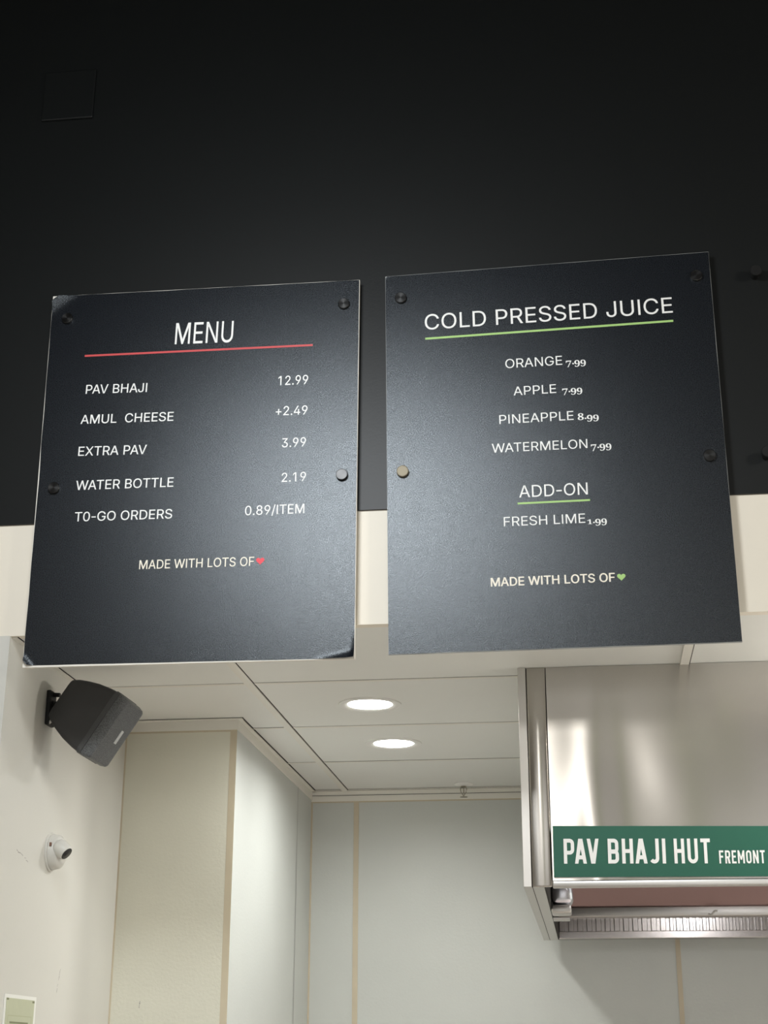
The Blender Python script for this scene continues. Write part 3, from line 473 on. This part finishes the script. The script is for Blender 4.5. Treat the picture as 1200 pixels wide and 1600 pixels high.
TEXT = [
    ('L', 'heading', 'MENU', -1.0374, 3.3786, -0.8772, 3.3756, 0.0638),
    ('L', 'item', 'PAV BHAJI', -1.2768, 3.2449, -1.1069, 3.241, 0.0262),
    ('L', 'item', 'AMUL  CHEESE', -1.2846, 3.157, -1.0296, 3.1528, 0.0258),
    ('L', 'item', 'EXTRA PAV', -1.2844, 3.0646, -1.0976, 3.0611, 0.0261),
    ('L', 'item', 'WATER BOTTLE', -1.2836, 2.9675, -1.0198, 2.9648, 0.0262),
    ('L', 'item', 'T0-GO ORDERS', -1.2804, 2.8793, -1.0187, 2.8768, 0.0258),
    ('L', 'price', '12.99', -0.7487, 3.2402, -0.6685, 3.2395, 0.0264),
    ('L', 'price', '+2.49', -0.7532, 3.1531, -0.6684, 3.1518, 0.0256),
    ('L', 'price', '3.99', -0.734, 3.0611, -0.6703, 3.0613, 0.0256),
    ('L', 'price', '2.19', -0.7323, 2.9641, -0.6683, 2.9643, 0.0251),
    ('L', 'price', '0.89/ITEM', -0.826, 2.8766, -0.6708, 2.8757, 0.0256),
    ('L', 'slogan', 'MADE WITH LOTS OF', -1.0984, 2.7414, -0.7975, 2.7391, 0.0241),
    ('R', 'heading', 'COLD PRESSED JUICE', -0.3566, 3.3794, 0.2921, 3.3889, 0.0451),
    ('R', 'item', 'ORANGE', -0.1464, 3.2547, 0.001, 3.2563, 0.0259),
    ('R', 'item', 'APPLE', -0.1272, 3.1759, -0.0175, 3.1772, 0.0247),
    ('R', 'item', 'PINEAPPLE', -0.1658, 3.0974, 0.024, 3.0993, 0.025),
    ('R', 'item', 'WATERMELON', -0.1868, 3.0187, 0.0556, 3.0197, 0.0247),
    ('R', 'item', 'FRESH LIME', -0.1612, 2.8179, 0.0415, 2.8189, 0.0247),
    ('R', 'subheading', 'ADD-ON', -0.1209, 2.8933, 0.0511, 2.894, 0.0322),
    ('R', 'oldprice', '7.99', 0.0104, 3.2537, 0.0615, 3.2544, 0.0132),
    ('R', 'oldprice', '7.99', -0.0021, 3.1752, 0.049, 3.1754, 0.013),
    ('R', 'oldprice', '8.99', 0.0343, 3.098, 0.0875, 3.0977, 0.0128),
    ('R', 'oldprice', '7.99', 0.0641, 3.0158, 0.1156, 3.0167, 0.013),
    ('R', 'oldprice', '1.99', 0.0467, 2.8146, 0.0947, 2.8159, 0.0125),
    ('R', 'bold', 'MADE WITH LOTS OF', -0.1975, 2.6614, 0.1073, 2.6632, 0.022),
]
def print_lines(root, code):
    for (b, kind, txt, x0, z0, x1, z1, cap) in TEXT:
        if b != code: continue
        if kind == 'heading' and ' ' in txt:          # widely spaced heading: one part per word
            tr = sorted(layout(txt), key=lambda t: min(p[0] for p in t)); lo = min(p[0] for t in tr for p in t); hi = max(p[0] for t in tr for p in t)
            words, end = [], None
            for t in tr:
                a = min(p[0] for p in t)
                if end is None or a > end + 200: words.append([]); end = a
                words[-1].append(t); end = max(end, max(p[0] for p in t))
            at = lambda v: (x0 + (x1 - x0) * (v - lo) / (hi - lo), z0 + (z1 - z0) * (v - lo) / (hi - lo))
            for wtris, wd in zip(words, txt.split()):
                xs = [p[0] for t in wtris for p in t]
                bm = bmesh.new(); place_text(bm, wtris, at(min(xs)), at(max(xs)), cap, CAP, YT)
                obj('heading_lettering', bm, M_WHITE, root)['label'] = 'printed word ' + wd
            continue
        bm = bmesh.new()
        if kind == 'oldprice': place_text(bm, layout_old(txt), (x0, z0), (x1, z1), cap, 1.0, YT)
        elif kind == 'bold': place_text(bm, layout(txt, 15), (x0, z0), (x1, z1), cap, CAP, YT)
        else: place_text(bm, layout(txt, 4 if code == 'L' and kind != 'heading' else 0), (x0, z0), (x1, z1), cap, CAP, YT)
        nm = {'heading': 'heading_lettering', 'subheading': 'subheading_lettering', 'item': 'item_lettering', 'price': 'price_lettering',
              'oldprice': 'price_lettering', 'slogan': 'slogan_lettering', 'bold': 'slogan_lettering'}[kind]
        o = obj(nm, bm, M_IVORY if kind in ('bold', 'slogan') else M_WHITE, root)
        o['label'] = 'printed line reading ' + ' '.join(txt.split())

LC = [(-1.3922, 3.5482), (-.5329, 3.5418), (-.5370, 2.4885), (-1.3873, 2.4913)]
menu = thing('menu_board', 'black menu board headed MENU with a red underline, left of the two boards', 'menu board', (-.962, YF, 2.4885), 'menu boards on the black wall')
ww = lambda t, k: .5 + .5 * math.sin(t * 11 + k) * math.sin(t * 27 + 2 * k)
board(menu, LC, dict(l=lambda v: .0004 + .0014 * ww(v, 1) * (v > .02) + (.0022 if v > .42 and v < .66 else 0) * math.sin((v - .42) / .24 * PI),
                     r=lambda v: .0010 + .0005 * ww(v, 2), t=lambda u: .0005 + .0009 * ww(u, .5), b=lambda u: .0046 - .0034 * u + .0006 * ww(u, 3)), M_CORE,
      [((-1.3871, 3.4863), (-1.3093, 3.5447), .24, .040, .012),
       ((-1.3484, 2.4885), (-1.3836, 2.5262), .75, .0135, .004),
       ((-.5357, 2.5161), (-.6394, 2.4933), .55, 0, .006),
       ((-.5363, 2.5883), (-.5484, 2.5116), .45, 0, .004)], .010)
print_lines(menu, 'L')
bm = bmesh.new(); rule(bm, (-1.2875, 3.3587), (-.6578, 3.3532), .0058, YT); KEEP.add(id(bm))
obj('heading_underline', bm, M_RED, menu)
bm = bmesh.new(); heart(bm, (-.7818, 2.7505), .0215, YT); KEEP.add(id(bm))
obj('heart_mark', bm, M_REDH, menu)['label'] = 'small red heart'
for x, z in ((-1.3436, 3.4739), (-.5747, 3.4689), (-1.3415, 2.9744), (-.5738, 2.9756)): standoff(menu, x, z, M_CAP)

RC = [(-.4632, 3.5468), (.3951, 3.5624), (.4003, 2.5007), (-.4528, 2.4956)]
juice = thing('menu_board', 'black menu board headed COLD PRESSED JUICE with green underlines, right of the two boards', 'menu board', (-.03, YF, 2.4956), 'menu boards on the black wall')
board(juice, RC, dict(l=lambda v: .0004 + .0005 * ww(v, 1), r=lambda v: .0004 + .0012 * ww(v, 2) * (1 - .6 * v), t=lambda u: .0009 + .0006 * ww(u, 2), b=lambda u: .0008 + .0009 * ww(u, 3)), M_CORE_GREY,
      [((-.4632, 3.537), (-.450, 3.547), .5, .004, .003)], .006)
print_lines(juice, 'R')
bm = bmesh.new(); rule(bm, (-.3560, 3.3533), (.2914, 3.3651), .0060, YT); KEEP.add(id(bm))
obj('heading_underline', bm, M_GREEN, juice)
bm = bmesh.new(); rule(bm, (-.1254, 2.8775), (.0557, 2.8787), .0052, YT); KEEP.add(id(bm))
obj('subheading_underline', bm, M_GREEN, juice)
bm = bmesh.new(); heart(bm, (.1228, 2.6733), .0205, YT); KEEP.add(id(bm))
obj('heart_mark', bm, M_GREEN, juice)['label'] = 'small light green heart'
for x, z, m_, lb in ((-.4206, 3.4761, M_CAP, None), (.3582, 3.4905, M_CAP, None), (-.4163, 2.9768, M_CAPLIT, 'metal cap coloured pale as if lit'), (.3570, 2.9825, M_CAP, None)):
    standoff(juice, x, z, m_, lb)

# spare standoffs left in the wall for a missing third board
for x, z, lb in ((.512, 3.4976, 'upper bare black standoff on the black wall, right of the juice board'), (.500, 2.9875, 'lower bare black standoff on the black wall at the right picture edge')):
    t = thing('wall_standoff', lb, 'standoff', (x, 3.604, z), 'bare standoffs on the black wall')
    bm = bmesh.new(); lathe(bm, (x, 3.604, z), (0, -1, 0), [(0, .0115), (.024, .0115)], 28)
    smooth_by_angle(obj('barrel', bm, M_BLACKPL, t))
    bm = bmesh.new(); lathe(bm, (x, 3.580, z), (0, -1, 0), [(0, .0155), (.0095, .0155), (.011, .0142), (.011, .004)], 32)
    smooth_by_angle(obj('cap', bm, M_BLACKPL, t))

# blank black plate high on the wall
bm = bmesh.new(); box(bm, -1.4845, -1.3285, 3.594, 3.604, 4.143, 4.311, 0, .003)
tag(obj('cover_plate', bm, M_BLACKWALL, loc=(-1.406, 3.604, 4.143)), 'square black blank plate high on the black wall, upper left', 'cover plate')

# ------------------------------------------------------------------ recessed downlights
for (lx, ly), lb in zip(LAMPS, ('round lit downlight in the ceiling nearer the menu boards', 'round lit downlight in the ceiling nearer the back wall')):
    t = thing('downlight', lb, 'ceiling light', (lx, ly, CZ), 'recessed downlights in the kitchen ceiling')
    bm = bmesh.new()
    lathe(bm, (lx, ly, CZ), (0, 0, -1), [(0.0, .0965), (.003, .0955), (.005, .086), (.004, .0765), (.001, .069), (-.012, .067)], 48, cap0=False, cap1=False)
    smooth_by_angle(obj('trim_ring', bm, M_REFL, t))
    bm = bmesh.new(); lathe(bm, (lx, ly, CZ), (0, 0, 1), [(.010, .074), (.012, .0735), (.10, .0735), (.101, .02)], 40, cap0=False)
    smooth_by_angle(obj('housing', bm, M_REFL, t))
    bm = bmesh.new(); lathe(bm, (lx, ly, CZ + .010), (0, 0, -1), [(-.002, .067), (0, .067), (.002, .06), (.003, .02)], 40)
    smooth_by_angle(obj('lens', bm, M_LENS, t))
    l = bpy.data.lights.new('downlight_lamp', 'AREA'); l.shape = 'DISK'; l.size = .13; l.energy = 7.0; l.color = (1, 1, .985); l.spread = math.radians(165)
    o = bpy.data.objects.new('downlight_lamp', l); COL.objects.link(o); o.parent = t; o.location = (0, 0, .004)

# ------------------------------------------------------------------ fire sprinkler
sx, sy = -.4515, 5.915
t = thing('sprinkler_head', 'small pendent fire sprinkler in the ceiling near the back wall', 'sprinkler', (sx, sy, CZ))
bm = bmesh.new(); lathe(bm, (sx, sy, CZ), (0, 0, -1), [(0, .036), (.004, .0365), (.006, .034), (.009, .022), (.010, .012)], 36)
smooth_by_angle(obj('escutcheon', bm, M_REFL, t))
bm = bmesh.new(); lathe(bm, (sx, sy, CZ - .006), (0, 0, -1), [(0, .010), (.008, .010), (.009, .008), (.010, .004)], 24)
smooth_by_angle(obj('body', bm, M_BRASS, t))
bm = bmesh.new()
for s in (-1, 1): tube(bm, [(sx + s * .009, sy, CZ - .010), (sx + s * .0125, sy, CZ - .022), (sx + s * .010, sy, CZ - .034), (sx + s * .003, sy, CZ - .043), (sx, sy, CZ - .048)], .0018)
obj('frame_arms', bm, M_BRASS, t)
bm = bmesh.new(); lathe(bm, (sx, sy, CZ - .014), (0, 0, -1), [(0, .0022), (.026, .0022)], 14); obj('glass_bulb', bm, M_BRASS, t)
bm = bmesh.new(); lathe(bm, (sx, sy, CZ - .047), (0, 0, -1), [(0, .003), (.004, .004), (.0045, .015), (.0058, .015)], 30); obj('deflector', bm, M_BRASS, t)

# ------------------------------------------------------------------ wall speaker
SP = Vector((-1.266, 3.900, 2.4055)); SA = Vector((.8375, -.100, -.5372)).normalized()
SB = Vector((.5393, -.0067, .8421)); SB = (SB - SA * SB.dot(SA)).normalized(); SN = SA.cross(SB).normalized()
if SN.y > 0: SN = -SN
t = thing('wall_speaker', 'black angled loudspeaker on a bracket high on the left wall', 'speaker', (WX, 3.93, 2.42))
def loft(bm, secs, rad, cap=True):
    rings = []
    for s, hb, hn in secs:
        rings.append([bm.verts.new(SP + SA * s + SB * x + SN * y) for x, y in rrect(hb, hn, min(rad, hb * .6, hn * .6))])
    n = len(rings[0])
    for A, B in zip(rings, rings[1:]):
        for k in range(n): bm.faces.new((A[k], A[(k + 1) % n], B[(k + 1) % n], B[k]))
    if cap: bm.faces.new(rings[0][::-1]); bm.faces.new(rings[-1])
bm = bmesh.new(); loft(bm, [(-.148, .050, .034), (-.143, .059, .042), (-.124, .068, .049), (-.096, .0775, .055), (-.062, .0865, .060), (-.025, .0925, .063), (0, .0945, .064)], .014)
smooth_by_angle(obj('cabinet', bm, M_SPK, t), 40)
bm = bmesh.new(); loft(bm, [(-.001, .0945, .0640), (.000, .0962, .0655), (.013, .0962, .0655), (.014, .0945, .064)], .014)
smooth_by_angle(obj('frame_ring', bm, M_SPKFRAME, t), 30)
bm = bmesh.new(); loft(bm, [(.0145, .0945, .0642), (.026, .0940, .0635), (.040, .0895, .0605), (.044, .0865, .0580), (.0452, .0800, .0520)], .008)
smooth_by_angle(obj('grille', bm, M_GRILLE, t), 30)
def obox(bm, c, ax, hs):
    vs = [bm.verts.new(c + ax[0] * a * hs[0] + ax[1] * b * hs[1] + ax[2] * d * hs[2]) for a in (-1, 1) for b in (-1, 1) for d in (-1, 1)]
    for idx in ((0, 1, 3, 2), (4, 6, 7, 5), (0, 4, 5, 1), (2, 3, 7, 6), (0, 2, 6, 4), (1, 5, 7, 3)): bm.faces.new([vs[i] for i in idx])
bm = bmesh.new(); obox(bm, SP + SA * .0453 + SB * (-.004) + SN * (-.012), (SA, SB, SN), (.0012, .020, .0075))
obj('badge', bm, M_LOGO, t)['label'] = 'small silver badge'
bm = bmesh.new(); box(bm, WX, WX + .012, 3.905, 3.955, 2.418, 2.514, 0, .003)
br = obj('bracket_plate', bm, M_BLACKPL, t)
bm = bmesh.new(); rc = SP + SA * -.145
tube(bm, [(WX + .010, 3.93, 2.478), (WX + .035, 3.925, 2.470), tuple(rc + Vector((.01, 0, -.005)))], .011, 14)
tube(bm, [(WX + .012, 3.93, 2.505), (WX + .030, 3.928, 2.503)], .006, 10)
obj('bracket_arm', bm, M_BLACKPL, t)
bm = bmesh.new(); tube(bm, [(WX + .010, 3.915, 2.423), (WX + .022, 3.905, 2.430), (WX + .032, 3.903, 2.441), (WX + .045, 3.91, 2.452)], .0038, 8)
obj('cable', bm, M_CAMW, t)['label'] = 'short white cable'

# ------------------------------------------------------------------ security camera
cyy, czz = 4.035, 2.0915
t = thing('security_camera', 'small white turret security camera on the left wall below the speaker', 'security camera', (WX, cyy, czz))
bm = bmesh.new(); lathe(bm, (WX, cyy, czz), (1, 0, 0), [(0, .0515), (.004, .0520), (.006, .0505)], 48)
smooth_by_angle(obj('base_plate', bm, M_CAMW, t))
bm = bmesh.new(); lathe(bm, (WX + .0062, cyy, czz), (1, 0, 0), [(0, .0478), (.002, .0482), (.019, .0448), (.0225, .0425), (.0285, .0330), (.030, .0285), (.0295, .020)], 48)
smooth_by_angle(obj('housing', bm, M_CAMW, t), 28)
LA = Vector((.7607, -.1537, -.6304)).normalized()
lc = Vector((-1.3833, 4.003, 2.0825))
bm = bmesh.new(); lathe(bm, lc, LA, [(-.044, .012), (-.038, .0200), (-.030, .0232), (-.018, .0232), (-.008, .0218), (-.0015, .0200), (0, .0188), (.0002, .0172)], 40)
smooth_by_angle(obj('eyeball', bm, M_CAMW, t), 50)
bm = bmesh.new(); lathe(bm, lc - LA * .001, LA, [(0, .0175), (.0018, .0172), (.0022, .010), (.0034, .006)], 36)
smooth_by_angle(obj('lens', bm, M_CAMD, t), 40)
bm = bmesh.new(); box(bm, WX + .012, WX + .018, cyy - .0500, cyy - .0455, czz + .010, czz + .020, 0, .001)
obj('cover_screw', bm, mat('rust_brown', (.16, .08, .05), .6), t)

# ------------------------------------------------------------------ paper notice at the lower left
t = thing('wall_notice', 'pale green printed notice in a clear sleeve on the left wall, bottom left corner', 'notice', (WX, 3.893, 1.43))
bm = bmesh.new(); box(bm, WX + .0002, WX + .0018, 3.780, 4.008, 1.428, 1.713); obj('sleeve', bm, M_SLEEVE, t)
bm = bmesh.new(); box(bm, WX + .0018, WX + .0028, 3.792, 3.993, 1.434, 1.704); obj('paper', bm, M_PAPER, t)
bm = bmesh.new()
def nl(y0, y1, z0, z1, mi=0): quadface(bm, [(WX + .0031, y0, z0), (WX + .0031, y1, z0), (WX + .0031, y1, z1), (WX + .0031, y0, z1)], mi)
nl(3.806, 3.978, 1.6615, 1.6635, 1); nl(3.806, 3.809, 1.44, 1.6635, 1); nl(3.975, 3.978, 1.44, 1.6635, 1)
nl(3.822, 3.955, 1.644, 1.6485, 0); nl(3.832, 3.942, 1.6325, 1.6355, 0)
for y0, y1 in ((3.862, 3.876), (3.880, 3.890), (3.893, 3.912)): nl(y0, y1, 1.603, 1.613, 0)
random.seed(5)
for r_ in range(9):
    y = 3.822
    while y < 3.955:
        y2 = y + random.uniform(.008, .03); nl(y, min(y2, 3.96), 1.578 - r_ * .014, 1.583 - r_ * .014, random.choice((0, 1, 1))); y = y2 + .006
nl(3.790, 3.806, 1.699, 1.704, 0); nl(3.976, 3.993, 1.697, 1.702, 0)
obj('printed_lines', bm, [M_INK, M_INKSOFT], t)

# ------------------------------------------------------------------ stainless extractor hood
HX, HR, HY, HB, HBK = -.158, 2.25, 4.0973, 1.991, 5.93
hood = thing('extractor_hood', 'large brushed stainless steel kitchen extractor hood hanging from the ceiling at right', 'extractor hood', (1.0, 5.0, HB))
bm = bmesh.new()
# gently dished sheet so that its reflections wander
NX, NZ = 220, 14
g = []
for j in range(NZ + 1):
    row = []
    for i in range(NX + 1):
        x = -.0805 + (HR + .0805) * i / NX; z = HB + .0155 + (CZ - .001 - HB - .0155) * j / NZ
        k = math.sin(PI * j / NZ)
        y = HY + .0030 * k * math.sin(x * 9.0 + .6) + .0008 * k * math.sin(x * 23 + z * 5) - .0036 * math.exp(-((x - .045) / .05) ** 2) * (1 - .45 * j / NZ)
        row.append(bm.verts.new((x, y, z)))
    g.append(row)
for j in range(NZ):
    for i in range(NX): bm.faces.new((g[j][i], g[j][i + 1], g[j + 1][i + 1], g[j + 1][i]))
box(bm, -.0805, HR, HY + .012, HY + .016, HB, CZ)
fp = obj('front_panel', bm, M_STEEL, hood, smooth=False)
for p in fp.data.polygons: p.use_smooth = len(p.vertices) == 4 and p.area < .05
bm = bmesh.new(); box(bm, -.1345, -.0815, HY - .0005, HY + .014, HB, CZ, 0, .004)
smooth_by_angle(obj('corner_panel', bm, M_STEEL, hood), 50)
bm = bmesh.new(); box(bm, HX, -.1365, HY - .001, HY + .014, HB, CZ, 0, .001); obj('corner_post', bm, M_STEEL2, hood)
bm = bmesh.new(); box(bm, -.1365, -.1345, HY + .004, HY + .012, HB, CZ); box(bm, -.0815, -.0805, HY + .004, HY + .012, HB, CZ); obj('seam', bm, M_GAP, hood)
bm = bmesh.new(); box(bm, -.0815, HR, HY - .002, HY + .03, HB - .002, HB + .0155, 0, .003); smooth_by_angle(obj('bottom_lip', bm, M_STEEL2, hood), 50)
bm = bmesh.new(); box(bm, HX, -.1355, HY + .014, HBK, HB, CZ); box(bm, -.1335, -.104, HY + .014, HBK, HB, CZ); obj('end_panel', bm, M_STEEL2, hood)
bm = bmesh.new(); box(bm, HR - .05, HR, HY + .03, HBK, HB, CZ); obj('end_panel', bm, M_STEEL2, hood)
bm = bmesh.new(); box(bm, -.1355, -.1335, HY + .014, HBK, HB + .001, CZ); box(bm, -.104, -.100, HY + .03, HBK, HB + .002, CZ - .01); obj('seam', bm, M_GAP, hood)
bm = bmesh.new(); box(bm, -.100, HR - .05, HBK - .012, HBK, HB, CZ); obj('rear_panel', bm, M_STEELIN, hood)
bm = bmesh.new(); box(bm, -.100, HR - .05, HBK - .07, HBK - .012, HB, HB + .026, 0, .002); obj('grease_gutter', bm, M_STEELIN, hood)
# baffle filters: ridged vertical strips above the gutter
bm = bmesh.new(); x = -.098; random.seed(2)
while x < HR - .08:
    wd = .024 if x > .28 else .034
    box(bm, x, x + wd * .62, HBK - .055, HBK - .012, HB + .026, HB + .082, 0, .002); box(bm, x + wd * .62, x + wd, HBK - .045, HBK - .012, HB + .026, HB + .082, 0)
    x += wd
obj('baffle_filter', bm, M_STEELIN, hood)
bm = bmesh.new(); box(bm, -.099, HR - .05, HBK - .085, HBK - .045, HB + .076, HB + .112, 0, .004); smooth_by_angle(obj('filter_rail', bm, M_STEEL2, hood), 50)
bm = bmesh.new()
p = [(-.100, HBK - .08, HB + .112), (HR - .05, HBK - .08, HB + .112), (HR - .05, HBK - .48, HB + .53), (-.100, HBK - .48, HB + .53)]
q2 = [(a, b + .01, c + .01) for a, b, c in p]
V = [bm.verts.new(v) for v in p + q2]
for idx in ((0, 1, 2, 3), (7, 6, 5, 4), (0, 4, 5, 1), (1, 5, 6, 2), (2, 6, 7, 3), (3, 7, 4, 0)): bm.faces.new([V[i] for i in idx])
obj('filter_panel', bm, M_FLOORREFL, hood)
bm = bmesh.new(); box(bm, -.1, HR - .05, HY + .02, HBK - .012, CZ - .03, CZ - .002); obj('top_panel', bm, M_STEELIN, hood)
# hood lamp fixture at the left end
fy = 4.75
bm = bmesh.new()
box(bm, -.1000, -.034, fy - .06, fy + .06, 2.004, 2.10, 0, .018)
fx = obj('lamp_housing', bm, M_CHROME, hood); smooth_by_angle(fx, 60)
bm = bmesh.new(); box(bm, -.1000, -.040, fy - .055, fy + .055, 1.978, 2.003, 0, .006); smooth_by_angle(obj('lamp_tray', bm, M_STEEL2, fx), 60)
bm = bmesh.new(); box(bm, -.0985, -.047, fy + .10, fy + .16, 1.972, 1.980, 0, .002); obj('drip_cup', bm, M_STEEL2, hood)
bm = bmesh.new(); tube(bm, [(.452, HBK - .088, 2.074), (.462, HBK - .092, 2.070), (.470, HBK - .092, 2.080), (.478, HBK - .088, 2.086), (.485, HBK - .086, 2.085)], .0035)
obj('wire_tie', bm, M_CAMW, hood)['label'] = 'short white wire tie'

# ------------------------------------------------------------------ green name sign on the hood
YS = HY - .0104
sign = thing('hood_sign', 'green sign reading PAV BHAJI HUT FREMONT fixed to the front of the steel hood', 'sign', (.215, YS, 2.0102))
bm = bmesh.new()
c4 = [(-.0768, 2.0147), (.5060, 2.0102), (.5068, 2.1384), (-.0758, 2.1479)]
fr = [bm.verts.new((x, YS, z)) for x, z in c4]; bk = [bm.verts.new((x, YS + .0032, z)) for x, z in c4]
bm.faces.new(fr); bm.faces.new(bk[::-1])
for i in range(4): bm.faces.new((fr[i], bk[i], bk[(i + 1) % 4], fr[(i + 1) % 4]))
obj('sign_plate', bm, M_SIGN, sign)
ST = .152
def arc(cx, cy, rx_, ry, a0, a1, n=9):
    return [(cx + rx_ * math.cos(math.radians(a0 + (a1 - a0) * k / n)), cy + ry * math.sin(math.radians(a0 + (a1 - a0) * k / n))) for k in range(n + 1)]
h_ = ST / 2
def glyph_road(c):
    """returns width and list of centre lines / filled quads, cap height 1"""
    L, Q, w_ = [], [], .48
    if c in 'PRB':
        L.append([(h_, 0), (h_, 1)])
        m_ = .44 if c == 'P' else .47
        top = [(h_, 1 - h_)] + arc(w_ - h_ - .13, 1 - h_ - .13, .13, .13, 90, 0) + arc(w_ - h_ - .13, m_ + .13, .13, .13, 0, -90) + [(h_, m_)]
        L.append(top)
        if c == 'R': Q.append([(.19, m_), (.37, m_), (w_ + .01, 0), (w_ - .19, 0)])
        if c == 'B': L.append([(h_, m_ + .02)] + arc(w_ - h_ - .12, m_ - .11, .13, .13, 90, 0) + arc(w_ - h_ - .12, h_ + .13, .13, .13, 0, -90) + [(h_, h_)]); w_ = .49
    elif c in 'AV':
        w_ = .54; a = [[(0, 0), (ST, 0), (w_ / 2 + .085, 1), (w_ / 2 - .095, 1)], [(w_ - ST, 0), (w_, 0), (w_ / 2 + .095, 1), (w_ / 2 - .085, 1)]]
        if c == 'A': Q += a + [[(.13, .17), (w_ - .13, .17), (w_ - .15, .33), (.15, .33)]]
        else: Q += [[(x, 1 - y) for x, y in t_] for t_ in a]
    elif c == 'H':
        w_ = .50; L += [[(h_, 0), (h_, 1)], [(w_ - h_, 0), (w_ - h_, 1)], [(h_, .5), (w_ - h_, .5)]]
    elif c == 'J':
        w_ = .44; r0 = w_ / 2 - h_
        L.append([(w_ - h_, 1), (w_ - h_, h_ + r0)] + arc(w_ / 2, h_ + r0, r0, r0, 0, -150, 12))
    elif c == 'I': w_ = ST; L.append([(h_, 0), (h_, 1)])
    elif c == 'U':
        w_ = .50; r0 = w_ / 2 - h_
        L.append([(h_, 1), (h_, h_ + r0)] + arc(w_ / 2, h_ + r0, r0, r0, 180, 360, 14) + [(w_ - h_, 1)])
    elif c == 'T': w_ = .46; L += [[(w_ / 2, 0), (w_ / 2, 1)], [(0, 1 - h_), (w_, 1 - h_)]]
    elif c in 'FE':
        w_ = .42; L += [[(h_, 0), (h_, 1)], [(h_, 1 - h_), (w_, 1 - h_)], [(h_, .52), (w_ - .05, .52)]]
        if c == 'E': L.append([(h_, h_), (w_, h_)])
    elif c == 'M':
        w_ = .64; L += [[(h_, 0), (h_, 1)], [(w_ - h_, 0), (w_ - h_, 1)]]
        Q += [[(0.02, 1), (ST, 1), (w_ / 2 + .07, .28), (w_ / 2 - .07, .28)], [(w_ - ST, 1), (w_ - .02, 1), (w_ / 2 + .07, .28), (w_ / 2 - .07, .28)]]
    elif c == 'N':
        w_ = .52; L += [[(h_, 0), (h_, 1)], [(w_ - h_, 0), (w_ - h_, 1)]]; Q.append([(0.0, 1), (ST, 1), (w_, 0), (w_ - ST, 0)])
    elif c == 'O':
        w_ = .50; r0 = w_ / 2 - h_
        L.append(arc(w_ / 2, 1 - h_ - r0, r0, r0, 0, 180, 14) + arc(w_ / 2, h_ + r0, r0, r0, 180, 360, 14) + [(w_ - h_, 1 - h_ - r0), (w_ - h_, 1 - h_ - r0 + .001)])
    return w_, L, Q
def ribbon(pts, wd):
    P = [Vector(pts[0])]
    for p in pts[1:]:
        if (Vector(p) - P[-1]).length > 1e-4: P.append(Vector(p))
    left, right = [], []
    for i, p in enumerate(P):
        d0 = (P[i] - P[i - 1]).normalized() if i > 0 else None; d1 = (P[i + 1] - P[i]).normalized() if i < len(P) - 1 else None
        d = (d0 + d1).normalized() if d0 and d1 else (d0 or d1)
        n = Vector((-d.y, d.x)); k = 1.0
        if d0 and d1: k = 1 / max(.5, n.dot(Vector((-d1.y, d1.x))))
        left.append(p + n * wd / 2 * k); right.append(p - n * wd / 2 * k)
    return [[left[i], right[i], right[i + 1], left[i + 1]] for i in range(len(P) - 1)]
def road_text(word, P0, P1, cap, name):
    quads = []; x = 0
    for i, c in enumerate(word):
        w_, L, Q = glyph_road(c)
        for k_, l in enumerate(L): quads += [[(v[0] + x, v[1], k_) for v in q_] for q_ in ribbon(l, ST)]
        for k_, q_ in enumerate(Q): quads.append([(v[0] + x, v[1], k_ + len(L)) for v in q_])
        nxt = word[i:i + 2]
        x += w_ + (.02 if nxt in ('AV', 'PA') else .09 if nxt in ('AJ', 'HA') else .145)
    bm = bmesh.new(); place_text(bm, quads, P0, P1, cap, 1.0, YS - .0005)
    obj(name, bm, M_WHITE, sign)['label'] = 'white word ' + word
road_text('PAV', (-.0493, 2.0488), (.0430, 2.0478), .0648, 'sign_lettering')
road_text('BHAJI', (.0664, 2.0476), (.2165, 2.0458), .0645, 'sign_lettering')
road_text('HUT', (.2384, 2.0456), (.3319, 2.0446), .0642, 'sign_lettering')
road_text('FREMONT', (.3536, 2.0440), (.4705, 2.0430), .0335, 'sign_lettering')
